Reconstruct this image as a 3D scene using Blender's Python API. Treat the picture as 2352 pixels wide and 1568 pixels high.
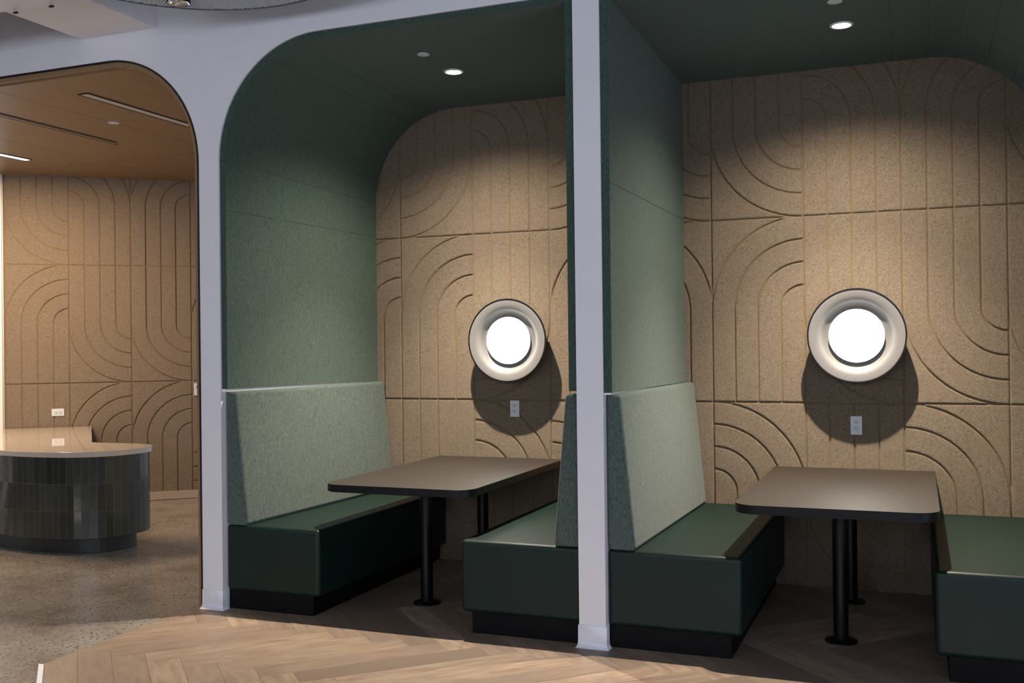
import bpy, bmesh, math, random
import numpy as np
from mathutils import Vector, Matrix
random.seed(7)
for o in list(bpy.data.objects): bpy.data.objects.remove(o)
SC = bpy.context.scene
COL = SC.collection

# ------------------------------------------------------------------ camera
YAW, PIT, ROL, EYE, FPX = 0.3792, 0.0046, -0.0115, 1.5565, 2337.8
fw = Vector((-math.sin(YAW)*math.cos(PIT), math.cos(YAW)*math.cos(PIT), math.sin(PIT)))
rt = Vector((math.cos(YAW), math.sin(YAW), 0)); up = rt.cross(fw)
r2 = rt*math.cos(ROL)+up*math.sin(ROL); u2 = up*math.cos(ROL)-rt*math.sin(ROL)
cam = bpy.data.cameras.new('camera'); cam.sensor_width = 36; cam.lens = FPX/2352*36
cam.clip_start = .05; cam.clip_end = 100
co = bpy.data.objects.new('camera', cam); COL.objects.link(co); SC.camera = co
co.matrix_world = Matrix(((r2.x, u2.x, -fw.x, 0), (r2.y, u2.y, -fw.y, 0), (r2.z, u2.z, -fw.z, EYE), (0, 0, 0, 1)))

# ------------------------------------------------------------------ exposure, sky, sun, large lights
SC.view_settings.view_transform = 'Standard'; SC.view_settings.look = 'None'
SC.view_settings.gamma = 1; SC.view_settings.use_curve_mapping = False
SC.view_settings.exposure = 0.0
W = bpy.data.worlds.new('sky'); SC.world = W; W.use_nodes = True
bg = W.node_tree.nodes['Background']; bg.inputs[0].default_value = (0.80, 0.86, 1.0, 1); bg.inputs[1].default_value = 0.75

def light(name, kind, loc, rot=(0, 0, 0), energy=10, color=(1, 1, 1), parent=None, **kw):
    l = bpy.data.lights.new(name, kind); l.energy = energy; l.color = color
    for k, v in kw.items(): setattr(l, k, v)
    o = bpy.data.objects.new(name, l); COL.objects.link(o); o.location = loc; o.rotation_euler = rot
    if parent: o.parent = parent
    return o
SUN_DIR = Vector((-0.10, 0.90, -0.36)).normalized()
sun = light('sun', 'SUN', (0, -8, 6), energy=2.3, color=(1.0, 0.84, 0.68), angle=0.003)
sun.rotation_euler = SUN_DIR.to_track_quat('-Z', 'Y').to_euler()
# added fill behind the camera, added blue daylight at right, far-left window daylight
light('rear_hall_fill', 'AREA', (-1.5, -3.3, 2.5), (math.radians(70), 0, 0), 222, (0.77, 0.83, 1.0), shape='RECTANGLE', size=10, size_y=1.3)
light('right_daylight_fill', 'AREA', (4.3, 1.2, 1.5), (math.radians(90), 0, math.radians(90)), 85, (0.55, 0.70, 1.0), shape='RECTANGLE', size=4.5, size_y=2.2)
light('left_window_daylight', 'AREA', (-9.75, 6.35, 1.7), (math.radians(90), 0, math.radians(-140+0)), 35, (0.80, 0.90, 1.0), shape='RECTANGLE', size=2.6, size_y=2.8)

# ------------------------------------------------------------------ key sizes (metres)
YF, YB = 5.011, 6.761                      # face of the arcade wall / acoustic wall at the back of the booths
ZT = 3.380                                 # top of the arched openings
C1L, C1R = -4.020, -3.875                  # first white pier
C2L, C2R = -1.641, -1.498                  # second white pier (divider)
XE = 0.785                                 # right side of the second booth opening
RAD = 0.69
CEIL = 3.33                                # timber ceiling of the room at the left

# ------------------------------------------------------------------ node helpers
def mat(name):
    m = bpy.data.materials.new(name); m.use_nodes = True
    return m, m.node_tree, m.node_tree.nodes['Principled BSDF']
def P(b, **k):
    for n, v in k.items():
        n = n.replace('_', ' ')
        if n in ('Base Color', 'Emission Color') and len(v) == 3: v = (*v, 1)
        b.inputs[n].default_value = v
def N(t, kind, **k):
    n = t.nodes.new(kind)
    for a, v in k.items():
        if a in n.inputs: n.inputs[a].default_value = v
        else: setattr(n, a, v)
    return n
def coords(t, kind='Object', scale=(1, 1, 1), rot=(0, 0, 0)):
    tc = N(t, 'ShaderNodeTexCoord'); mp = N(t, 'ShaderNodeMapping')
    mp.inputs['Scale'].default_value = scale; mp.inputs['Rotation'].default_value = rot
    t.links.new(tc.outputs[kind], mp.inputs[0]); return mp.outputs[0]
def noise(t, vec, scale, detail=3, rough=.5):
    n = N(t, 'ShaderNodeTexNoise'); n.inputs['Scale'].default_value = scale; n.inputs['Detail'].default_value = detail
    n.inputs['Roughness'].default_value = rough; t.links.new(vec, n.inputs['Vector']); return n.outputs['Fac']
def ramp(t, fac, stops):
    r = N(t, 'ShaderNodeValToRGB'); e = r.color_ramp.elements
    while len(e) < len(stops): e.new(.5)
    for x, (p, c) in zip(e, stops): x.position = p; x.color = (*c, 1) if len(c) == 3 else c
    t.links.new(fac, r.inputs[0]); return r.outputs[0]
def mixc(t, fac, a, b, mode='MIX'):
    m = N(t, 'ShaderNodeMix', data_type='RGBA', blend_type=mode)
    for i, v in ((0, fac), (6, a), (7, b)):
        if hasattr(v, 'links'): t.links.new(v, m.inputs[i])
        else: m.inputs[i].default_value = v if not isinstance(v, tuple) else ((*v, 1) if len(v) == 3 else v)
    return m.outputs[2]
def bump(t, b, h, strength, dist=.002):
    n = N(t, 'ShaderNodeBump'); n.inputs['Strength'].default_value = strength; n.inputs['Distance'].default_value = dist
    t.links.new(h, n.inputs['Height']); t.links.new(n.outputs[0], b.inputs['Normal'])
def plain(name, col, rough=.5, metal=0, spec=None, noise_amt=.04, scale=40):
    m, t, b = mat(name); P(b, Roughness=rough, Metallic=metal)
    f = noise(t, coords(t), scale, 3)
    c = ramp(t, f, [(.3, tuple(x*(1-noise_amt) for x in col)), (.7, tuple(min(1, x*(1+noise_amt)) for x in col))])
    t.links.new(c, b.inputs['Base Color'])
    if spec is not None: b.inputs['Specular IOR Level'].default_value = spec
    return m
def glow(name, col, s):
    m, t, b = mat(name); P(b, Base_Color=(.8, .8, .8), Emission_Color=col, Emission_Strength=s); return m

M = {}
M['white'] = plain('white_paint', (.83, .83, .85), .75, noise_amt=.015, scale=6)
M['base'] = plain('white_baseboard', (.84, .85, .89), .35)
M['black'] = plain('black_metal', (.002, .002, .003), .35, spec=.3)
M['kick'] = plain('black_kick_plate', (.003, .003, .0035), .6, spec=.15)
M['gasket'] = plain('black_trim', (.004, .004, .004), .6)
M['gap'] = plain('dark_slot', (.02, .012, .008), .8)
M['plastic'] = plain('white_plastic', (.62, .66, .70), .4)
M['slot'] = plain('dark_slot_plastic', (.01, .01, .012), .6)
M['sconce'] = plain('sconce_white', (.21, .205, .20), .5, noise_amt=.02)
M['glow'] = glow('lamp_diffuser', (1.0, .97, .91), 15)
M['down'] = glow('downlight_lens', (1.0, .93, .80), 30)
M['strip'] = glow('strip_lens', (1.0, .95, .86), 9)
M['striptoff'] = plain('strip_lens_unlit', (.55, .51, .47), .5)
M['steel'] = plain('bright_metal', (.8, .84, .9), .18, metal=1)
M['quartz'] = plain('pale_quartz', (.50, .45, .39), .035, noise_amt=.05, scale=120)
M['mesh'] = plain('white_mesh_wire', (.75, .77, .82), .5)
M['ceildark'] = plain('dark_void', (.05, .05, .06), .8)

def fabric(name, c0, c1, vert=(1, 1, .22)):
    m, t, b = mat(name); P(b, Roughness=.95); b.inputs['Specular IOR Level'].default_value = .15
    v = coords(t, scale=vert)
    f = noise(t, v, 210, 5, .8); g = noise(t, v, 60, 2)
    c = ramp(t, f, [(.36, c0), (.64, c1)])
    c = mixc(t, ramp(t, g, [(.35, (0, 0, 0)), (.7, (.25, .25, .25))]), c, c1)
    t.links.new(c, b.inputs['Base Color']); bump(t, b, f, .35, .0015)
    b.inputs['Sheen Weight'].default_value = .15; b.inputs['Sheen Roughness'].default_value = .6
    return m
M['felt'] = fabric('green_felt', (.010, .030, .024), (.076, .122, .094))
M['wool'] = fabric('light_green_wool', (.014, .032, .029), (.135, .178, .152))

def leather():
    m, t, b = mat('green_leather'); v = coords(t)
    f = noise(t, v, 400, 3); g = noise(t, v, 5, 2)
    c = ramp(t, g, [(.3, (.0025, .0145, .0105)), (.7, (.003, .018, .0125))])
    t.links.new(c, b.inputs['Base Color']); P(b, Roughness=.48); bump(t, b, f, .12, .001)
    b.inputs['Specular IOR Level'].default_value = .33
    return m
M['leather'] = leather()

def laminate():
    m, t, b = mat('dark_laminate'); f = noise(t, coords(t), 300, 2)
    c = ramp(t, f, [(.3, (.022, .016, .012)), (.7, (.027, .020, .015))])
    t.links.new(c, b.inputs['Base Color']); P(b, Roughness=.50); return m
M['lam'] = laminate()

def acoustic():
    m, t, b = mat('wood_wool_panel'); v = coords(t)
    a = N(t, 'ShaderNodeAttribute', attribute_name='groove')
    n1 = noise(t, v, 135, 5, .8); n1.node.inputs['Distortion'].default_value = 1.2; n2 = noise(t, v, 420, 3, .6); n3 = noise(t, v, 4, 3)
    w = N(t, 'ShaderNodeTexWave', wave_type='BANDS', bands_direction='DIAGONAL'); w.inputs['Scale'].default_value = 90
    w.inputs['Distortion'].default_value = 28; w.inputs['Detail'].default_value = 2; w.inputs['Detail Scale'].default_value = 2.2
    t.links.new(v, w.inputs['Vector'])
    c = ramp(t, n1, [(.36, (.09, .060, .038)), (.44, (.33, .252, .180)), (.51, (.455, .366, .278)), (.64, (.56, .470, .375))])
    c = mixc(t, ramp(t, n3, [(.3, (0, 0, 0)), (.7, (.35, .35, .35))]), c, (.42, .315, .225))
    am = N(t, 'ShaderNodeMath', operation='MULTIPLY'); t.links.new(a.outputs['Fac'], am.inputs[0]); am.inputs[1].default_value = .85
    c = mixc(t, am.outputs[0], c, (.44, .305, .16))
    t.links.new(c, b.inputs['Base Color']); P(b, Roughness=.95); b.inputs['Specular IOR Level'].default_value = .1
    mm = N(t, 'ShaderNodeMath', operation='ADD'); t.links.new(n1, mm.inputs[0])
    m2 = N(t, 'ShaderNodeMath', operation='MULTIPLY'); t.links.new(w.outputs['Fac'], m2.inputs[0]); m2.inputs[1].default_value = .35
    t.links.new(m2.outputs[0], mm.inputs[1]); bump(t, b, mm.outputs[0], 1.0, .0065)
    return m
M['panel'] = acoustic()

def concrete():
    m, t, b = mat('polished_concrete'); v = coords(t)
    f = noise(t, v, 1.6, 6, .65); s = noise(t, v, 42, 3, .6); s2 = noise(t, v, 11, 4, .6)
    c = ramp(t, f, [(.3, (.155, .132, .105)), (.5, (.27, .24, .205)), (.75, (.35, .325, .29))])
    c = mixc(t, ramp(t, s2, [(.55, (0, 0, 0)), (.8, (.2, .2, .2))]), c, (.40, .38, .35))
    vo = N(t, 'ShaderNodeTexVoronoi', feature='F1'); vo.inputs['Scale'].default_value = 34; t.links.new(coords(t, scale=(1, 1.3, 1)), vo.inputs['Vector'])
    vs_ = N(t, 'ShaderNodeMath', operation='ADD'); t.links.new(vo.outputs['Distance'], vs_.inputs[0])
    inv = N(t, 'ShaderNodeMath', operation='MULTIPLY'); t.links.new(s2, inv.inputs[0]); inv.inputs[1].default_value = -.55; t.links.new(inv.outputs[0], vs_.inputs[1])
    s3 = noise(t, v, 130, 3, .7); k3 = N(t, 'ShaderNodeMath', operation='MULTIPLY_ADD'); t.links.new(s3, k3.inputs[0]); k3.inputs[1].default_value = .9; k3.inputs[2].default_value = -.42
    vs2 = N(t, 'ShaderNodeMath', operation='ADD'); t.links.new(vs_.outputs[0], vs2.inputs[0]); t.links.new(k3.outputs[0], vs2.inputs[1]); vs_ = vs2
    c = mixc(t, ramp(t, vs_.outputs[0], [(.0, (.85, .85, .85)), (.03, (0, 0, 0))]), c, (.06, .052, .045))
    t.links.new(c, b.inputs['Base Color']); P(b, Roughness=.22)
    r = ramp(t, s2, [(.3, (.16, .16, .16)), (.8, (.34, .34, .34))]); t.links.new(r, b.inputs['Roughness'])
    return m
M['concrete'] = concrete()

def planks():
    m, t, b = mat('oak_plank'); a = N(t, 'ShaderNodeAttribute', attribute_name='tone')
    uv = coords(t, 'UV', scale=(1.6, 9, 1)); uv2 = coords(t, 'UV', scale=(2.0, 5, 1))
    g = noise(t, uv, 3.0, 6, .6); k = noise(t, uv2, 1.6, 3, .6)
    c = ramp(t, a.outputs['Fac'], [(0, (.19, .140, .108)), (.5, (.285, .212, .160)), (1, (.37, .28, .205))])
    c = mixc(t, ramp(t, g, [(.38, (.6, .6, .6)), (.6, (0, 0, 0))]), c, (.18, .125, .09))
    c = mixc(t, ramp(t, k, [(.56, (0, 0, 0)), (.72, (.6, .6, .6))]), c, (.16, .105, .07))
    t.links.new(c, b.inputs['Base Color']); P(b, Roughness=.5); bump(t, b, g, .08, .001)
    return m
M['plank'] = planks()

def timber(name, slats=True, tone=1.0):
    m, t, b = mat(name); v = coords(t, scale=(14, .8, 14))
    g = noise(t, v, 4, 5, .6)
    c = ramp(t, g, [(.3, (.20*tone, .122*tone, .060*tone)), (.7, (.31*tone, .195*tone, .100*tone))])
    if slats:
        w = N(t, 'ShaderNodeTexWave', wave_type='BANDS', bands_direction='X'); w.inputs['Scale'].default_value = 20
        w.inputs['Distortion'].default_value = 0; t.links.new(coords(t), w.inputs['Vector'])
        c = mixc(t, ramp(t, w.outputs['Fac'], [(.02, (.7, .7, .7)), (.25, (0, 0, 0))]), c, (.10*tone, .05*tone, .02*tone))
    t.links.new(c, b.inputs['Base Color']); P(b, Roughness=.38); return m
M['timber'] = timber('slatted_timber_ceiling')
M['liner'] = timber('timber_liner', False, 1.1)

def tiles():
    m, t, b = mat('glazed_green_tile'); a = N(t, 'ShaderNodeAttribute', attribute_name='tone')
    gr = N(t, 'ShaderNodeAttribute', attribute_name='groove')
    c = ramp(t, a.outputs['Fac'], [(0, (.014, .018, .013)), (1, (.035, .042, .032))])
    c = mixc(t, gr.outputs['Fac'], c, (.10, .11, .09))
    t.links.new(c, b.inputs['Base Color'])
    r = ramp(t, gr.outputs['Fac'], [(0, (.12, .12, .12)), (1, (.8, .8, .8))]); t.links.new(r, b.inputs['Roughness'])
    bump(t, b, noise(t, coords(t), 12, 2), .08, .01)
    return m
M['tile'] = tiles()

def windowmat():
    m, t, b = mat('window_glass'); P(b, Base_Color=(.9, .95, 1), Roughness=.02); b.inputs['Transmission Weight'].default_value = 1; b.inputs['IOR'].default_value = 1.1
    return m
M['glass'] = windowmat()

# ------------------------------------------------------------------ object helpers
def link(name, me, m, parent=None, smooth=False):
    if m is not None: me.materials.append(m)
    o = bpy.data.objects.new(name, me); COL.objects.link(o)
    if parent is not None: o.parent = parent
    if smooth: me.polygons.foreach_set('use_smooth', [True]*len(me.polygons))
    return o
def pyd(name, vs, fs, m, parent=None, smooth=False):
    me = bpy.data.meshes.new(name); me.from_pydata([tuple(v) for v in vs], [], fs); me.update()
    bm = bmesh.new(); bm.from_mesh(me); bmesh.ops.recalc_face_normals(bm, faces=bm.faces); bm.to_mesh(me); bm.free()
    return link(name, me, m, parent, smooth)
def tag(o, label=None, cat=None, group=None, kind=None):
    for k, v in (('label', label), ('category', cat), ('group', group), ('kind', kind)):
        if v: o[k] = v
    return o
def thing(name, label, cat, loc=(0, 0, 0), group=None, rotz=0):
    o = bpy.data.objects.new(name, None); COL.objects.link(o); o.location = loc; o.rotation_euler = (0, 0, rotz)
    o.empty_display_size = .1
    return tag(o, label, cat, group)
def struct(o): return tag(o, kind='structure')
def bxs(boxes):
    vs, fs = [], []
    for x0, x1, y0, y1, z0, z1 in boxes:
        n = len(vs)
        vs += [(x0, y0, z0), (x1, y0, z0), (x1, y1, z0), (x0, y1, z0), (x0, y0, z1), (x1, y0, z1), (x1, y1, z1), (x0, y1, z1)]
        fs += [tuple(n+i for i in f) for f in ((0, 3, 2, 1), (4, 5, 6, 7), (0, 1, 5, 4), (1, 2, 6, 5), (2, 3, 7, 6), (3, 0, 4, 7))]
    return vs, fs
def box(name, b, m, parent=None, bev=0, seg=3):
    vs, fs = bxs([b]); o = pyd(name, vs, fs, m, parent)
    if bev: bevel(o, bev, seg)
    return o
def bevel(o, w, seg=3, ang=35, smooth_sides=False):
    bm = bmesh.new(); bm.from_mesh(o.data)
    es = [e for e in bm.edges if len(e.link_faces) == 2 and e.calc_face_angle() > math.radians(ang)]
    for f in bm.faces: f.smooth = smooth_sides and abs(f.normal.z) < .9
    res = bmesh.ops.bevel(bm, geom=es, offset=w, segments=seg, profile=.5, affect='EDGES', clamp_overlap=True)
    bf = set(res['faces'])
    for f in bf: f.smooth = True
    if smooth_sides:                                          # keep the tall edge faces from shading into the tiny bevel
        for e in bm.edges:
            if len(e.link_faces) == 2 and (e.link_faces[0] in bf) != (e.link_faces[1] in bf): e.smooth = False
    bm.to_mesh(o.data); bm.free()
def extrude_poly(name, pts, z0, z1, m, parent=None, bev=0, seg=2):
    n = len(pts); vs = [(x, y, z0) for x, y in pts]+[(x, y, z1) for x, y in pts]
    fs = [tuple(reversed(range(n))), tuple(range(n, 2*n))]+[(i, (i+1) % n, n+(i+1) % n, n+i) for i in range(n)]
    o = pyd(name, vs, fs, m, parent)
    if bev: bevel(o, bev, seg, 60, True)
    return o
def lathe(name, prof, m, parent=None, seg=48, axis='Z', cap=True):
    """profile of (radius, height) turned about Z, or about -Y (height = distance in front of a wall)"""
    vs, fs = [], []
    for r, h in prof:
        for k in range(seg):
            a = 2*math.pi*k/seg
            vs.append((r*math.cos(a), r*math.sin(a), h) if axis == 'Z' else (r*math.cos(a), -h, r*math.sin(a)))
    for i in range(len(prof)-1):
        for k in range(seg):
            fs.append((i*seg+k, i*seg+(k+1) % seg, (i+1)*seg+(k+1) % seg, (i+1)*seg+k))
    if cap:
        if prof[0][0] > 1e-5: fs.append(tuple(range(seg)))
        if prof[-1][0] > 1e-5: fs.append(tuple(range((len(prof)-1)*seg, len(prof)*seg)))
    o = pyd(name, vs, fs, m, parent, True)
    try: o.data.set_sharp_from_angle(angle=math.radians(40))
    except Exception: pass
    return o
def arc(cx, cz, r, a0, a1, n):
    return [(cx+r*math.cos(math.radians(a0+(a1-a0)*i/n)), cz+r*math.sin(math.radians(a0+(a1-a0)*i/n))) for i in range(n+1)]

# ------------------------------------------------------------------ floors
box_f = pyd('floor', *bxs([(-13, 4.4, -3.6, 11, -.12, -.003)]), M['concrete']); struct(box_f)

def herringbone():
    w, n = .159, 6
    s = 1/math.sqrt(2); U = Vector((s, -s)); V = Vector((s, s))
    bm = bmesh.new(); uvl = bm.loops.layers.uv.new('UVMap'); tn = bm.faces.layers.float.new('tone')
    g = .0006
    def quad(u0, u1, v0, v1, alongu):
        P4 = [(u0+g, v0+g), (u1-g, v0+g), (u1-g, v1-g), (u0+g, v1-g)]
        c = [U*a+V*b for a, b in P4]
        cx = sum(p.x for p in c)/4; cy = sum(p.y for p in c)/4
        if cx < -5 or cx > 4.8 or cy < -2.2 or cy > 7.4: return
        f = bm.faces.new([bm.verts.new((p.x, p.y, 0)) for p in c])
        o = random.uniform(0, 60), random.uniform(0, 60)
        for l, (a, b) in zip(f.loops, P4):
            l[uvl].uv = (a+o[0], b+o[1]) if alongu else (b+o[0], a+o[1])
        f[tn] = min(1, max(0, random.gauss(.5, .28)))
    for j in range(-60, 80):
        for m_ in range(-12, 12):
            x = j+2*n*m_; quad(x*w, (x+n)*w, j*w, (j+1)*w, True)
            y0 = j-2*n+1+2*n*m_; quad(j*w, (j+1)*w, y0*w, (y0+n)*w, False)
    def cut(co, no):
        bmesh.ops.bisect_plane(bm, geom=bm.verts[:]+bm.edges[:]+bm.faces[:], plane_co=co, plane_no=no, clear_outer=True)
    cut((-4.07, 0, 0), (-1, 0, 0)); cut((-4.07, 3.835, 0), (-s, -s, 0)); cut((0, 6.775, 0), (0, 1, 0)); cut((4.35, 0, 0), (1, 0, 0)); cut((0, -1.6, 0), (0, -1, 0))
    me = bpy.data.meshes.new('floor'); bm.to_mesh(me); bm.free()
    return link('floor', me, M['plank'])
struct(herringbone())
tr = extrude_poly('metal_transition_strip', [(-4.086, 3.836), (-4.052, 3.836), (-2.552, 2.336), (-2.586, 2.336)], -.002, .004, plain('strip_reflection_white', (.88, .92, .97), .4))  # white base colour stands in for light the metal strip reflects
tag(tr, 'thin bright metal edge strip on the floor between oak planks and concrete', 'floor strip')

# ------------------------------------------------------------------ arcade wall with three arched openings
WL, WR, WT = -12.0, 4.4, 4.6
TH = .05
def arcade():
    """front wall: openings bounded above by zt(x)"""
    openings = [(-8.6, C1L, True, True), (C1R, C2L, True, False), (C2R, XE, False, True)]
    vs, fs = [], []
    def strip(x0, x1, z0a, z0b):
        n = len(vs)
        for y in (YF, YF+TH):
            vs.extend([(x0, y, z0a), (x1, y, z0b), (x1, y, WT), (x0, y, WT)])
        fs.extend([(n, n+1, n+2, n+3), (n+4, n+7, n+6, n+5), (n, n+4, n+5, n+1), (n+3, n+2, n+6, n+7)])
        if z0a == 0 or True:
            pass
    def zt(x, a, b, ra, rb):
        if ra and x < a+RAD: d = a+RAD-x; return ZT-RAD+math.sqrt(max(0, RAD**2-d*d))
        if rb and x > b-RAD: d = x-(b-RAD); return ZT-RAD+math.sqrt(max(0, RAD**2-d*d))
        return ZT
    xs = [WL]
    for a, b, ra, rb in openings:
        strip(xs[-1], a, 0, 0)
        n = len(vs); xa, xb = xs[-1], a
        pts = [a]
        if ra: pts += [a+RAD*(1-math.cos(math.radians(t))) for t in range(3, 91, 3)]
        if rb: pts += [b-RAD*(1-math.cos(math.radians(t))) for t in range(90, 0, -3)]
        pts += [b]; pts = sorted(set(round(p, 6) for p in pts))
        for p, q in zip(pts[:-1], pts[1:]): strip(p, q, zt(p, a, b, ra, rb), zt(q, a, b, ra, rb))
        # jambs
        for x, z in ((a, zt(a, a, b, ra, rb)), (b, zt(b, a, b, ra, rb))):
            m = len(vs); vs.extend([(x, YF, 0), (x, YF+TH, 0), (x, YF+TH, z), (x, YF, z)]); fs.append((m, m+1, m+2, m+3))
        xs.append(b)
    strip(xs[-1], WR, 0, 0)
    me = bpy.data.meshes.new('wall_front'); me.from_pydata(vs, [], fs)
    bm = bmesh.new(); bm.from_mesh(me); bmesh.ops.remove_doubles(bm, verts=bm.verts, dist=1e-5); bmesh.ops.recalc_face_normals(bm, faces=bm.faces); bm.to_mesh(me); bm.free()
    return link('wall_front', me, M['white'])
struct(arcade())
# dividing walls running back from the piers, and booth rear wall
struct(pyd('wall_left', *bxs([(C1L+.03, C1R, YF+TH, YB+.03, 0, WT)]), M['white']))
struct(pyd('wall_center', *bxs([(C2L, C2R, YF+TH, YB+.03, 0, WT)]), M['white']))
struct(pyd('wall_right', *bxs([(XE, XE+.14, YF+TH, YB+.03, 0, WT)]), M['white']))
struct(pyd('ceiling', *bxs([(C1R, C2L, YF+TH, YB+.03, ZT+.02, ZT+.08), (C2R, XE, YF+TH, YB+.03, ZT+.02, ZT+.08)]), M['white']))

def baseboard(name, xl, xr):
    prof = [(0, .118), (.006, .116), (.007, .030), (.010, .014), (.016, .003), (.020, 0)]
    vs, fs = [], []
    for o, z in prof: vs += [(xl-o, YF+.09, z), (xl-o, YF-o, z), (xr+o, YF-o, z), (xr+o, YF+.045, z)]
    for i in range(len(prof)-1):
        for k in range(3): fs.append((4*i+k, 4*i+k+1, 4*i+k+5, 4*i+k+4))
    o = pyd(name, vs, fs, M['base'], None); bevel(o, .0015, 1, 60)
    o.data.polygons.foreach_set('use_smooth', [True]*len(o.data.polygons)); o.data.set_sharp_from_angle(angle=math.radians(40))
    return struct(o)
baseboard('baseboard_left', C1L+.004, C1R-.004); baseboard('baseboard_right', C2L+.001, C2R-.001)

# liner of the left opening: black reveal and timber lining
def ring(name, off0, off1, y0, y1, m):
    a, b = -8.6, C1L
    def path(o):
        p = [(a+o, 0)]+[(x, z) for x, z in arc(a+RAD, ZT-RAD, RAD-o, 180, 90, 24)]+[(x, z) for x, z in arc(b-RAD, ZT-RAD, RAD-o, 90, 0, 24)]+[(b-o, 0)]
        return p
    p, q = path(off0), path(off1); n = len(p); vs = []
    for y in (y0, y1): vs += [(x, y, z) for x, z in p]+[(x, y, z) for x, z in q]
    fs = []
    for i in range(n-1):
        fs += [(i, i+1, n+i+1, n+i), (2*n+i, 3*n+i, 3*n+i+1, 2*n+i+1), (n+i, n+i+1, 3*n+i+1, 3*n+i), (i, 2*n+i, 2*n+i+1, i+1)]
    return pyd(name, vs, fs, m)
struct(ring('trim_1', .0005, .011, YF-.004, YF+TH, M['gasket']))
struct(ring('trim_2', .011, .038, YF+.010, YF+TH+.002, M['liner']))

# ------------------------------------------------------------------ acoustic panel walls (relief modelled)
PW, PH, PZ = .591, 1.2, 1.172
def relief(U, V, x0, z0, layout):
    """U: distance along wall, V: height. layout[row][col] = (arc at 't'/'b', centre 'l'/'r')"""
    ci = np.floor((U-x0)/PW).astype(int); ri = np.floor((V-z0)/PH).astype(int)
    u = U-x0-ci*PW; v = V-z0-ri*PH; s = PW/4
    d = np.minimum(np.minimum(u, PW-u), np.minimum(v, PH-v))
    for (r, c), (tb, lr) in layout.items():
        k = (ci == c) & (ri == r)
        if not k.any(): continue
        uu = u[k] if lr == 'l' else PW-u[k]
        vv = v[k] if tb == 't' else PH-v[k]
        dv = vv-(PH-PW)
        rr = np.where(dv > 0, np.hypot(uu, np.maximum(dv, 0)), uu)
        dd = np.full(rr.shape, 9.)
        for q in (1, 2, 3, 4): dd = np.minimum(dd, np.abs(rr-q*s))
        d[k] = np.minimum(d[k], dd)
    g = np.clip(1-d/.0085, 0, 1); g = g*g*(3-2*g)
    return g
def relief_wall(name, org, ang, u0, u1, v0, v1, x0, z0, layout, step=.005):
    us = np.arange(u0, u1+step/2, step); vs = np.arange(v0, v1+step/2, step); nu, nv = len(us), len(vs)
    U, V = np.meshgrid(us, vs); g = relief(U.ravel(), V.ravel(), x0, z0, layout).reshape(U.shape)
    dx, dy = math.cos(ang), math.sin(ang); nx, ny = -dy, dx          # away from the viewer
    dep = g*.0115
    co = np.stack([org[0]+dx*U+nx*dep, org[1]+dy*U+ny*dep, V], -1).reshape(-1, 3).astype('f4')
    i = np.arange(nu*nv).reshape(nv, nu)
    q = np.stack([i[:-1, :-1], i[:-1, 1:], i[1:, 1:], i[1:, :-1]], -1).reshape(-1, 4)
    me = bpy.data.meshes.new(name); me.vertices.add(len(co)); me.vertices.foreach_set('co', co.ravel())
    me.loops.add(q.size); me.loops.foreach_set('vertex_index', q.ravel().astype('i4'))
    me.polygons.add(len(q)); me.polygons.foreach_set('loop_start', np.arange(0, q.size, 4, dtype='i4')); me.polygons.foreach_set('loop_total', np.full(len(q), 4, 'i4'))
    me.update(calc_edges=True)
    a = me.attributes.new('groove', 'FLOAT', 'POINT'); a.data.foreach_set('value', g.ravel().astype('f4'))
    me.polygons.foreach_set('use_smooth', np.ones(len(q), bool))
    return struct(link(name, me, M['panel']))
T, B_ = 't', 'b'
L1 = {(1, -1): (B_, 'l'), (1, 0): (B_, 'l'), (1, 1): (T, 'l'), (1, 2): (B_, 'l'), (1, 3): (T, 'r'),
      (0, -1): (T, 'r'), (0, 0): (T, 'r'), (0, 1): (B_, 'l'), (0, 2): (T, 'r'), (0, 3): (T, 'r'),
      (-1, -1): (B_, 'l'), (-1, 0): (B_, 'r'), (-1, 1): (T, 'l'), (-1, 2): (T, 'l'), (-1, 3): (T, 'r')}
relief_wall('wall_back', (0, YB), 0, C1R-.004, C2L+.004, 0, 3.37, -3.584, PZ, L1)
L2 = {(1, -1): (B_, 'r'), (1, 0): (B_, 'r'), (1, 1): (T, 'l'), (1, 2): (T, 'r'), (1, 3): (B_, 'r'),
      (0, -1): (T, 'l'), (0, 0): (T, 'r'), (0, 1): (B_, 'r'), (0, 2): (B_, 'r'), (0, 3): (B_, 'r'),
      (-1, -1): (B_, 'l'), (-1, 0): (T, 'l'), (-1, 1): (B_, 'r'), (-1, 2): (T, 'l'), (-1, 3): (B_, 'r')}
relief_wall('wall_back', (0, YB), 0, C2R-.004, XE+.004, 0, 3.37, -1.263, PZ, L2)
LWO, LWA, LWZ = (-8.003, 7.943), .695, 1.272-.04
L3 = {(1, -1): (B_, 'r'), (1, 0): (T, 'l'), (1, 1): (T, 'r'), (1, 2): (B_, 'l'), (1, 3): (T, 'r'), (1, 4): (T, 'r'),
      (0, -1): (T, 'r'), (0, 0): (B_, 'r'), (0, 1): (B_, 'r'), (0, 2): (T, 'r'), (0, 3): (B_, 'l'), (0, 4): (T, 'r'),
      (-1, -1): (B_, 'r'), (-1, 0): (T, 'r'), (-1, 1): (T, 'r'), (-1, 2): (B_, 'l'), (-1, 3): (T, 'r'), (-1, 4): (T, 'r')}
def LW(s, t=0, z=0):                       # point on the slanting wall: s along, t in front of it
    return Vector((LWO[0]+math.cos(LWA)*s+math.sin(LWA)*t, LWO[1]+math.sin(LWA)*s-math.cos(LWA)*t, z))
relief_wall('wall_far', LWO, LWA, -.605, 2.6, .085, CEIL-.002, 0, LWZ, L3)
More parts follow.
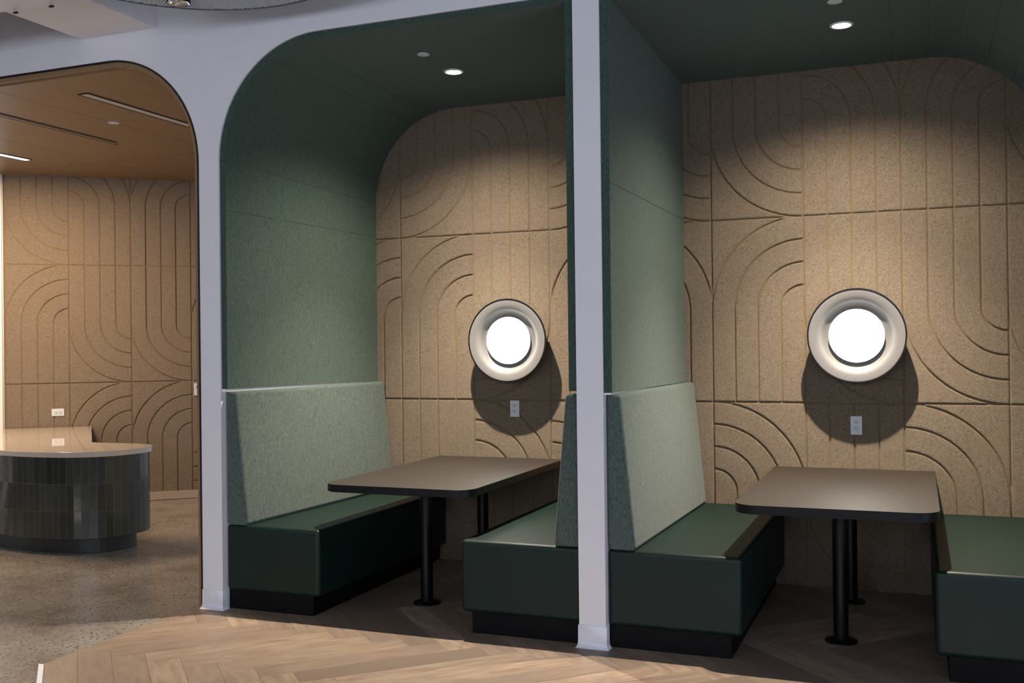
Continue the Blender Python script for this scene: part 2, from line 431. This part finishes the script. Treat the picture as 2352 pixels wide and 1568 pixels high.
def slab_on_wall(name, s0, s1, t0, t1, z0, z1, m, parent=None, bev=0):
    vs = [LW(s, t, z) for z in (z0, z1) for s, t in ((s0, t0), (s1, t0), (s1, t1), (s0, t1))]
    o = pyd(name, vs, [(0, 3, 2, 1), (4, 5, 6, 7), (0, 1, 5, 4), (1, 2, 6, 5), (2, 3, 7, 6), (3, 0, 4, 7)], m, parent)
    if bev: bevel(o, bev, 2)
    return o
struct(slab_on_wall('wall_far', -.62, 3.2, -.12, -.012, 0, CEIL, M['white']))
struct(slab_on_wall('baseboard_back', -.605, 2.6, -.01, .006, 0, .085, plain('beige_baseboard', (.44, .36, .30), .4), bev=.003))
# window beside the slanting wall (seen as a sliver) with the wall run beyond it
fr = struct(slab_on_wall('window_1', -.66, -.617, -.06, .02, 0, CEIL, plain('pale_mullion', (.72, .72, .70), .5)))
for nm, a in (('window_frame', (-3.6, -.66, -.04, .01, 1.000, 1.022)), ('window_frame', (-3.6, -.66, -.05, .02, 0, .06)), ('window_frame', (-3.6, -.66, -.05, .02, 3.24, CEIL)),
              ('window_frame', (-2.15, -2.10, -.05, .02, 0, CEIL)), ('window_frame', (-3.65, -3.6, -.05, .02, 0, CEIL))):
    slab_on_wall(nm, *a, M['black'], fr)
slab_on_wall('window_pane', -3.6, -.66, -.02, -.014, .06, 3.24, M['glass'], fr)

# ------------------------------------------------------------------ room at the left: timber ceiling, slots, lamp
def timber_ceiling():
    # boards between seams, with real gaps
    seams_x = [-13, -8.3, -7.06, -5.80, -4.56, -3.9]
    bs = []
    for a, b in zip(seams_x[:-1], seams_x[1:]):
        for y0, y1 in ((YF+TH, 7.465), (7.473, 11)):
            bs.append((a+.003, b-.003, y0, y1, CEIL, CEIL+.03))
    return struct(pyd('ceiling', *bxs(bs), M['timber']))
timber_ceiling()
struct(pyd('ceiling', *bxs([(-13, -3.9, YF+TH, 11, CEIL+.035, CEIL+.1)]), M['gap']))
def linear_light(x, y0, y1, label, lit, w=.068):
    t = thing('linear_ceiling_light', label, 'ceiling light', (x, (y0+y1)/2, CEIL)); L = (y1-y0)/2
    vs, fs = bxs([(-w/2-.012, -w/2, -L, L, -.006, .002), (w/2, w/2+.012, -L, L, -.006, .002), (-w/2, w/2, -L, -L+.006, -.006, .002), (-w/2, w/2, L-.006, L, -.006, .002)])
    pyd('frame', vs, fs, M['black'], t)
    box('diffuser', (-w/2, w/2, -L+.006, L-.006, -.004, .001), M['strip'] if lit else M['striptoff'], t)
    return t
linear_light(-5.32, 5.42, 7.2, 'unlit grey linear light recessed in the timber ceiling', False)
s = linear_light(-7.62, 5.2, 7.09, 'glowing white linear light at far left of the timber ceiling', True, .07)
light('strip_glow', 'AREA', (0, 0, -.02), (0, 0, 0), 150, (1, .72, .47), s, shape='RECTANGLE', size=.07, size_y=1.8)
dv = thing('slot_diffuser', 'dark twin air slot running along the timber ceiling', 'air vent', (-6.34, 6.0, CEIL))
box('slot', (-.052, -.022, -.9, .876, -.003, .002), M['gap'], dv); box('slot', (.010, .044, -.9, .80, -.003, .002), M['gap'], dv)
box('bar', (-.021, .009, -.9, .84, -.006, .001), M['liner'], dv)

# ------------------------------------------------------------------ reception-like tiled counter in the left room
def chaikin(p, n, closed=True):
    for _ in range(n):
        q = []
        for i in range(len(p)):
            a, b = Vector(p[i]), Vector(p[(i+1) % len(p)]); q += [a*.75+b*.25, a*.25+b*.75]
        p = q
    return [tuple(v) for v in p]
def counter():
    t = thing('tiled_counter', 'rounded counter clad in dark green tiles with pale stone top', 'counter', (-6.3, 6.3, 0))
    o = Vector((-6.3, 6.3))
    top = [(-8.6, 6.35), (-7.6, 6.07), (-6.75, 5.925), (-6.45, 5.885), (-6.20, 5.890), (-5.98, 5.935), (-5.83, 6.02), (-5.735, 6.14), (-5.69, 6.27), (-5.68, 6.40), (-5.72, 6.53), (-5.83, 6.615), (-6.0, 6.65), (-6.45, 6.635)]
    inner = LW(.20, .012); outer = LW(-.70, .012)
    body = []
    # slab outline: curved front, then the arm that runs back to the slanting wall
    # tiled body: inset outline resampled into flat tile-wide facets
    pts = [Vector(p) for p in top]
    dense = []
    for i in range(len(pts)-1):
        p0 = pts[max(0, i-1)]; p1 = pts[i]; p2 = pts[i+1]; p3 = pts[min(len(pts)-1, i+2)]
        for k in range(12):
            s_ = k/12; dense.append(.5*((2*p1)+(p2-p0)*s_+(2*p0-5*p1+4*p2-p3)*s_**2+(3*p1-p0-3*p2+p3)*s_**3))
    dense.append(pts[-1])
    sl = [(p.x, p.y) for p in dense[::2]]+[(-6.45, 6.635), (inner.x, inner.y), (outer.x, outer.y)]
    extrude_poly('countertop', [(x-o.x, y-o.y) for x, y in sl], .748, .790, M['quartz'], t, .003, 2)
    def inset(d):
        r = []
        for i, p in enumerate(dense):
            a = dense[max(0, i-1)]; b = dense[min(len(dense)-1, i+1)]; n = (b-a).normalized(); r.append(p+Vector((-n.y, n.x))*d)
        return r
    def resample(ps, step):
        out = [ps[0]]; acc = 0
        for a, b in zip(ps[:-1], ps[1:]):
            L = (b-a).length
            while acc+L >= step:
                f = (step-acc)/L; a = a+(b-a)*f; out.append(a); L = (b-a).length; acc = 0
            acc += L
        return out
    TW, Z0, Z1 = .058, .125, .748
    line = resample(inset(.028), TW); rows = 3; rh = (Z1-Z0)/rows; g = .0016
    vs, fs, tone, gro = [], [], [], []
    for i in range(len(line)-1):
        a, b = line[i]-o, line[i+1]-o; d = (b-a).normalized(); n = Vector((d.y, -d.x))
        for r in range(rows):
            z0, z1 = Z0+r*rh, Z0+(r+1)*rh; k = len(vs)
            jt = [random.uniform(-.0009, .0009) for _ in range(4)]
            for (p, z) in ((a, z0), (b, z0), (b, z1), (a, z1)): vs.append((p.x, p.y, z))
            for j, (p, z) in enumerate(((a+d*g, z0+g), (b-d*g, z0+g), (b-d*g, z1-g), (a+d*g, z1-g))):
                vs.append((p.x+n.x*(.0015+jt[j]), p.y+n.y*(.0015+jt[j]), z))
            fs += [(k, k+1, k+5, k+4), (k+1, k+2, k+6, k+5), (k+2, k+3, k+7, k+6), (k+3, k, k+4, k+7), (k+4, k+5, k+6, k+7)]
            tone += [0]*4+[random.random()]; gro += [1]*4+[0]
    # close the body underneath and behind
    me = bpy.data.meshes.new('tiled_body')
    n0 = len(vs); loop = [p-o for p in line]
    vs += [(p.x, p.y, Z0) for p in loop]; fs.append(tuple(range(n0, n0+len(loop)))); tone.append(0); gro.append(0)
    me.from_pydata(vs, [], fs)
    me.attributes.new('tone', 'FLOAT', 'FACE').data.foreach_set('value', tone); me.attributes.new('groove', 'FLOAT', 'FACE').data.foreach_set('value', gro)
    me.update(); link('tiled_body', me, M['tile'], t)
    kp = resample(inset(.13), .05)
    extrude_poly('kick_base', [(p.x-o.x, p.y-o.y) for p in kp], 0, Z0-.001, M['kickgreen'], t)
    # arm support under the slab towards the wall
    q = [LW(-.64, .02), LW(.10, .02), Vector((-6.75, 6.60, 0)), Vector((-7.6, 6.25, 0))]
    extrude_poly('arm_panel', [(p.x-o.x, p.y-o.y) for p in q], 0, .746, M['kickgreen'], t)
M['kickgreen'] = plain('dark_green_base', (.012, .016, .016), .45)
counter()

# ------------------------------------------------------------------ electrical plates
def receptacle(parent, dx, dz, rot=0):
    r = pyd('receptacle', *bxs([(-.016, .016, -.0085, -.004, -.0135, .0135)]), M['plastic'], parent); bevel(r, .004, 2)
    r.location = (dx, 0, dz); r.rotation_euler = (0, rot, 0)
    for x, z, w, h in ((-.006, .003, .0016, .0045), (.006, .003, .0016, .0038), (0, -.0062, .0024, .0026)):
        pyd('socket_slot', *bxs([(x-w, x+w, -.0092, -.0084, z-h, z+h)]), M['slot'], r)
def outlet(label, loc, horizontal=False, rotz=0):
    t = thing('wall_outlet', label, 'outlet', loc, rotz=rotz)
    w, h = (.035, .0585) if not horizontal else (.0585, .037)
    box('cover_plate', (-w, w, -.0055, 0, -h, h), M['plastic'], t, .002, 2)
    for s in (1, -1):
        if horizontal: receptacle(t, s*.0195, 0, math.radians(90))
        else: receptacle(t, 0, s*.0195)
    return t
outlet('white duplex wall outlet under the wall lamp of the left booth', (-2.677, YB-.001, 1.111))
outlet('white duplex wall outlet under the wall lamp of the right booth', (-.365, YB-.001, 1.033))
p = LW(-.115, .001, .940)
outlet('white horizontal outlet on the panelled wall above the tiled counter', p, True, LWA)
p = LW(1.238, .001, 1.140)
th = thing('wall_thermostat', 'small grey wall controller with dark screen beside the first white pier', 'thermostat', p, rotz=LWA)
box('housing', (-.038, .038, -.022, 0, -.065, .065), M['plastic'], th, .004, 2)
box('screen', (-.012, .020, -.0235, -.0215, .012, .040), M['slot'], th)

# ------------------------------------------------------------------ felt linings of the booths
def lining(label, fo, bo, zt_f, zt_b, round_left, zb_f, zb_b, seams_z, seams_x):
    """fo/bo = (left inner x, right inner x, outer left x, outer right x) at the front and the back"""
    def prof(xl, xr, zt, zb, rad, depth=0):
        e = .0019
        pts = []                            # (x, z, inward normal)
        def line(p, q, cuts):
            p, q = Vector(p), Vector(q); d = (q-p).normalized(); n = Vector((d.y, -d.x))  # inward for clockwise travel
            out = [(p, n, 0)]; L = (q-p).length
            for c in cuts:
                out += [(p+d*(L*c-e), n, 0), (p+d*(L*c), n, 1), (p+d*(L*c+e), n, 0)]
            out.append((q, n, 0)); return out
        def curve(cx, cz, a0, a1):
            out = []
            for i in range(25):
                a = math.radians(a0+(a1-a0)*i/24); n = Vector((-math.cos(a), -math.sin(a))); c = Vector((cx, cz))
                if i % 4 == 0:
                    for da, k in ((-e/rad, 0), (0, 1), (e/rad, 0)):
                        aa = a-da*(1 if a1 < a0 else -1)
                        nn = Vector((-math.cos(aa), -math.sin(aa))); out.append((c-nn*rad, nn, k))
                else: out.append((c-n*rad, n, 0))
            return out
        H = zt-zb
        if round_left:
            pts += line((xl, zb), (xl, zt-rad), [(z-zb)/(zt-rad-zb) for z in seams_z])
            pts += curve(xl+rad, zt-rad, 180, 90)
            pts += line((xl+rad, zt), (xr, zt), [(x-(xl+rad))/(xr-xl-rad) for x in seams_x])
            pts += line((xr, zt), (xr, zb), [(zt-z)/H for z in seams_z])
        else:
            pts += line((xl, zb), (xl, zt), [(z-zb)/H for z in seams_z])
            pts += line((xl, zt), (xr-rad, zt), [(x-xl)/(xr-rad-xl) for x in seams_x])
            pts += curve(xr-rad, zt-rad, 90, 0)
            pts += line((xr, zt-rad), (xr, zb), [(zt-rad-z)/(zt-rad-zb) for z in seams_z])
        return pts
    a = prof(fo[0], fo[1], zt_f, zb_f, RAD-.03); b = prof(bo[0], bo[1], zt_b, zb_b, RAD-.03)
    # outer skin: same number of points on the opening outline
    oa = prof(fo[2], fo[3], ZT-.001, zb_f, RAD-.001); ob = prof(fo[2], fo[3], ZT-.001, zb_b, RAD-.001)
    y0, y1 = YF+.012, YB-.002; n = len(a); vs = []
    ch = .004
    A = [(p-nn*(.0028 if k else 0)) for p, nn, k in a]; Bp = [(p-nn*(.0028 if k else 0)) for p, nn, k in b]
    A0 = [(p-nn*ch) for p, nn, k in a]
    rows = [[(p.x, y0, p.y) for p, _, _ in oa], [(p.x, y0, p.y) for p in A0], [(p.x, y0+ch, p.y) for p in A], [(p.x, y1, p.y) for p in Bp], [(p.x, y1, p.y) for p, _, _ in ob]]
    for r in rows: vs += r
    fs = []
    for j in range(5):
        for i in range(n-1):
            q, w = j*n, ((j+1) % 5)*n; fs.append((q+i, q+i+1, w+i+1, w+i))
    for e_ in (0, n-1): fs.append(tuple(j*n+e_ for j in range(5)))
    o = pyd('felt_lining', vs, fs, M['felt']); o.data.polygons.foreach_set('use_smooth', [True]*len(o.data.polygons)); o.data.set_sharp_from_angle(angle=math.radians(12))
    return tag(o, label, 'acoustic lining')
lining('dark green felt lining arching over the left booth', (-3.838, -1.688, C1R+.001, C2L-.001), (-3.787, -1.688, 0, 0), ZT-.036, 3.303, True, 1.320, 1.3055, [2.39], [])
lining('dark green felt lining arching over the right booth', (-1.455, .742, C2R+.001, XE-.001), (-1.446, .735, 0, 0), ZT-.036, 3.300, False, 1.312, 1.3050, [2.39], [-.12])

# white beads closing the joint between felt and backrests
for i, (xa, xb, ya, yb, za, zb) in enumerate(((C1R, C1R+.030, 0, .055, 1.3055, 1.3195), (C2R, C2R+.036, 0, .01, 1.3035, 1.3115))):
    y0, y1 = YF+.012, YB-.004
    dz = -.0135
    vs = [(xa, y0, za-.002), (xb, y0, za-.002), (xb+yb, y1, za-.006), (xa, y1, za-.006), (xa, y0, zb), (xb, y0, zb), (xb+yb, y1, zb+dz), (xa, y1, zb+dz)]
    struct(pyd('trim_4', vs, [(0, 3, 2, 1), (4, 5, 6, 7), (0, 1, 5, 4), (1, 2, 6, 5), (2, 3, 7, 6), (3, 0, 4, 7)], M['base']))
# ------------------------------------------------------------------ benches
def bench(label, x_wall, side, front_w, shift, y0=5.047, seat_w=.63):
    """side=+1: wall on the left, sits facing +X ; side=-1 mirrored"""
    t = thing('booth_bench', label, 'bench', (x_wall, y0, 0)); D = YB-.004-y0
    def hexa(name, x0f, x1f, x0b, x1b, z0, z1, top=None, m=None, bev=.02, seg=4, yy0=0, yy1=D):
        """box whose x limits may vary with depth; top=(x1f_top,x1b_top) makes the sitting side slope"""
        tf, tb = top if top else (x1f, x1b)
        v = [(x0f, yy0, z0), (x1f, yy0, z0), (x1b, yy1, z0), (x0b, yy1, z0), (x0f, yy0, z1), (tf, yy0, z1), (tb, yy1, z1), (x0b, yy1, z1)]
        v = [(side*x, y, z) for x, y, z in v]
        o = pyd(name, v, [(0, 3, 2, 1), (4, 5, 6, 7), (0, 1, 5, 4), (1, 2, 6, 5), (2, 3, 7, 6), (3, 0, 4, 7)], m, t)
        if bev: bevel(o, bev, seg)
        return o
    s = hexa('seat', .004, seat_w+.028, .004, seat_w+.028, .116, .505, None, M['leather'], .022)
    if True:                                                  # slight crown of the upholstery
        for v in s.data.vertices:
            c = v.co
            if c.z > .49: c.z += .006*math.sin(math.pi*min(1, max(0, abs(c.x)/seat_w)))*math.sin(math.pi*min(1, max(0, c.y/D)))
    hexa('kick_plate', .004, seat_w-.028, .004, seat_w-.028, 0, .117, None, M['kick'], .002, 1, .022, D)
    b0 = hexa('backrest', .004, .150, .004, .150+shift, .503, 1.303, (.078, .078+shift), M['wool'], .022, 4)
    bm = bmesh.new(); bm.from_mesh(b0.data); bmesh.ops.recalc_face_normals(bm, faces=bm.faces); bm.to_mesh(b0.data); bm.free()
    return t
bench('green bench of the left booth beside the first white pier, light felt back', -3.887+.012, 1, 0, .07, seat_w=.62)
bench('green bench of the left booth against the middle white pier, seen from its end', C2L, -1, 0, 0, seat_w=.658)
bench('green bench just right of the middle white pier, light felt back fully seen', C2R, 1, 0, .035, seat_w=.655)
bench('green bench cut off by the right edge of the photo', XE, -1, 0, 0, seat_w=.697)

# ------------------------------------------------------------------ tables
def table(label, x0, x1, yfront):
    t = thing('booth_table', label, 'table', ((x0+x1)/2, (yfront+YB)/2, 0)); hx = (x1-x0)/2; hy = (YB-.006-yfront)/2
    r = .115
    pts = [(-hx, hy), (-hx, -hy+r)]+[(x, y) for x, y in arc(-hx+r, -hy+r, r, 180, 270, 12)]+[(x, y) for x, y in arc(hx-r, -hy+r, r, 270, 360, 12)]+[(hx, hy)]
    o = extrude_poly('tabletop', pts, .716, .760, M['lam'], t, .002, 2)
    eb = M['edge']; o.data.materials.append(eb)
    for f in o.data.polygons:
        if f.normal.z < .5: f.material_index = 1
    for yy in (5.563, 6.43):
        l = lathe('leg', [(.038, .009), (.038, .716)], M['black'], t, 32); l.location = (-(x0+x1)/2+(x0+x1)/2, yy-(yfront+YB)/2, 0)
        lathe('floor_flange', [(.082, 0), (.082, .007), (.077, .011), (.046, .014), (.039, .022)], M['black'], l, 40)
        lathe('mounting_plate', [(.09, .704), (.09, .7155)], M['black'], l, 32)
    return t
M['edge'] = plain('black_table_edge', (.003, .003, .005), .38, spec=.3)
table('dark table of the left booth with rounded front corners on two black posts', -3.272, -2.312, 5.135)
table('dark table of the right booth with rounded front corners on two black posts', -.866, .088, 5.085)

# ------------------------------------------------------------------ wall lamps
def sconce(label, x, z):
    t = thing('wall_lamp', label, 'wall lamp', (x, YB-.001, z))
    lathe('housing', [(.20, 0), (.245, .03), (.275, .07), (.290, .11), (.2945, .131), (.2935, .134), (.2855, .134), (.2845, .128), (.280, .11), (.25, .06), (.20, .012)], M['black'], t, 96, 'Y', False)
    lathe('reflector', [(.2845, .1312), (.281, .1316), (.273, .1307), (.262, .1293), (.246, .1268), (.232, .1225), (.218, .1135), (.205, .099), (.193, .087), (.180, .080), (.1655, .078), (.1655, .099)], M['sconce'], t, 96, 'Y', False)
    lathe('diffuser', [(.1655, .099), (.163, .1015), (.155, .1030), (.10, .1035), (0.0001, .1035)], M['glow'], t, 96, 'Y', False)
sconce('round glowing wall lamp in the left booth with black rim', -2.683, 1.597)
sconce('round glowing wall lamp in the right booth with black rim', -.352, 1.597)

# ------------------------------------------------------------------ ceiling fittings in the booths
def downlight(label, x, y, z):
    t = thing('recessed_downlight', label, 'ceiling light', (x, y, z))
    lathe('trim_ring', [(.050, .004), (.050, -.004), (.056, -.006), (.064, -.004), (.066, .002)], M['plastic'], t, 40, 'Z', False)
    lathe('lens', [(.0001, -.003), (.0505, -.003)], M['down'], t, 40, 'Z', False)
    light('downlight_beam', 'SPOT', (0, 0, -.012), (0, 0, 0), 560, (1, .86, .69), t, spot_size=math.radians(82), spot_blend=1, shadow_soft_size=.02)
    light('downlight_spill', 'SPOT', (0, 0, -.012), (0, 0, 0), 260, (1, .86, .69), t, spot_size=math.radians(140), spot_blend=1, shadow_soft_size=.02)
def cover_disc(label, x, y, z, r=.038):
    o = lathe('sprinkler_cover', [(.0001, -.007), (r-.002, -.007), (r, -.005), (r, -.003), (r-.006, .002)], M['plastic'], None, 32, 'Z', False)
    o.location = (x, y, z); return tag(o, label, 'sprinkler cover')
ZC = lambda y: (ZT-.036)+(3.302-(ZT-.036))*(y-YF)/(YB-YF)
downlight('glowing recessed downlight in the felt ceiling of the left booth', -2.745, 5.93, ZC(5.93)-.001)
downlight('glowing recessed downlight in the felt ceiling of the right booth', -.372, 5.94, ZC(5.94)-.001)
cover_disc('small white disc in the felt ceiling of the left booth', -2.76, 5.53, ZC(5.53)+.001)
cover_disc('small white disc in the felt ceiling of the right booth', -.379, 5.54, ZC(5.54)+.001)
cover_disc('small white disc in the timber ceiling at the left', -5.782, 6.201, CEIL, .042)

# ------------------------------------------------------------------ upper left: bulkhead, lowered ceiling, mesh disc
struct(pyd('trim_3', *bxs([(-4.92, -4.33, 4.335, YF-.001, 3.54, 4.6)]), M['white']))
struct(pyd('ceiling', *bxs([(-12, -4.335, -3.5, 4.33, 3.50, 3.62)]), M['white']))
struct(pyd('ceiling', *bxs([(-12, 4.4, -3.6, 5.2, 4.6, 4.7)]), plain('dark_grey_ceiling', (.16, .15, .14), .8)))
for x, lb in ((-4.72, 'left of two small black clips under the ceiling edge at top left'), (-4.455, 'right of two small black clips under the ceiling edge at top left')):
    c = thing('ceiling_clip', lb, 'clip', (x, 4.318, 3.5), 'small clips under the ceiling edge')
    box('clip_arm', (-.006, .006, -.014, -.002, -.022, 0), M['steel'], c); box('clip_foot', (-.008, .022, -.018, -.004, -.032, -.022), M['black'], c, .002, 1)
def mesh_disc():
    cx, cy, z, R_ = -3.245, 3.894, 3.45, .846
    t = thing('ceiling_mesh_disc', 'round white metal mesh disc hanging at the top edge', 'ceiling panel', (cx, cy, z))
    vs, fs = [], []
    for s, ang in ((1, math.radians(33)), (-1, math.radians(-33))):
        d = Vector((math.cos(ang), math.sin(ang))); n = Vector((-d.y, d.x)); k = -R_
        while k < R_:
            h = math.sqrt(max(0, R_*R_-k*k)); w = .0018
            if h > .02:
                a = n*k-d*h; b = n*k+d*h; i = len(vs)
                for zz in (0, .004):
                    for p, q in ((a, -w), (b, -w), (b, w), (a, w)): vs.append((p.x+n.x*q, p.y+n.y*q, zz))
                fs += [tuple(i+j for j in f) for f in ((0, 3, 2, 1), (4, 5, 6, 7), (0, 1, 5, 4), (1, 2, 6, 5), (2, 3, 7, 6), (3, 0, 4, 7))]
            k += .0185
    pyd('wire_mesh', vs, fs, M['mesh'], t)
    lathe('rim', [(R_-.004, -.004), (R_+.006, -.004), (R_+.006, .05), (R_-.004, .05), (R_-.004, -.004)], plain('grey_rim', (.10, .11, .14), .5), t, 96, 'Z', False)
    lathe('back_plate', [(.0001, .052), (R_+.006, .052), (R_+.006, .058), (.0001, .058)], plain('blue_grey_backing', (.07, .08, .12), .7), t, 96, 'Z', False)
mesh_disc()
c = thing('cylinder_ceiling_lamp', 'short black cylinder lamp with silver inside at the top edge', 'ceiling light', (-3.66, 4.41, 3.415))
lathe('housing', [(.060, .035), (.062, .035), (.062, -.0), (.058, -.0), (.058, .035)], M['black'], c, 48, 'Z', False)
lathe('reflector', [(.0575, .001), (.050, .012), (.035, .024), (.0001, .028)], M['steel'], c, 48, 'Z', False)

# ------------------------------------------------------------------ hall behind the camera, with added sun mask and side window
def sun_mask():
    """added unseen sun mask: lower edge cut to copy scalloped shadows of hanging discs"""
    edge = [(-12.5, 4.2), (-5.3, 4.25), (-4.9, 4.33), (-4.45, 4.43), (-4.07, 4.67), (-3.95, 4.86), (-3.89, 4.89), (-3.384, 4.877), (-3.37, 4.82), (-3.30, 4.778), (-3.2, 4.745), (-2.914, 4.722), (-2.55, 4.735), (-2.342, 4.75), (-2.248, 4.792), (-2.172, 4.843), (-1.608, 4.845), (-1.56, 4.80), (-1.50, 4.835), (-.98, 4.842), (-.93, 4.78), (-.80, 4.72), (-.3, 4.6), (4.5, 4.55)]  # floor outline where sunlight should end; shapes the added wall
    yw = -3.5; vs, fs = [], []
    pr = []
    for x, y in edge:
        k = (yw-y)/SUN_DIR.y; pr.append((x+SUN_DIR.x*k, -(-SUN_DIR.z*k) if False else SUN_DIR.z*k))
    for (xa, za), (xb, zb) in zip(pr[:-1], pr[1:]):
        i = len(vs); vs += [(xa, yw, za), (xb, yw, zb), (xb, yw, 4.6), (xa, yw, 4.6)]; fs.append((i, i+1, i+2, i+3))
    o = pyd('sun_mask_wall', vs, fs, M['white']); return struct(o)
sun_mask()
struct(pyd('wall_hall', *bxs([(4.40, 4.5, -3.6, 5.0, 0, 4.6), (-12.1, -12, -3.6, 5.0, 0, 4.6), (-12, 4.4, -3.55, -3.5, 0, 2.45)]), M['white']))
w2 = struct(pyd('added_side_window', *bxs([(4.34, 4.40, -1.15, -1.05, .35, 2.65), (4.34, 4.40, 3.45, 3.55, .35, 2.65), (4.34, 4.40, -1.05, 3.45, .35, .42), (4.34, 4.40, -1.05, 3.45, 2.58, 2.65)]), M['base']))  # unseen frame and pane added on the solid wall to dress the side light
pyd('window_pane', *bxs([(4.37, 4.375, -1.05, 3.45, .42, 2.58)]), M['glass'], w2)
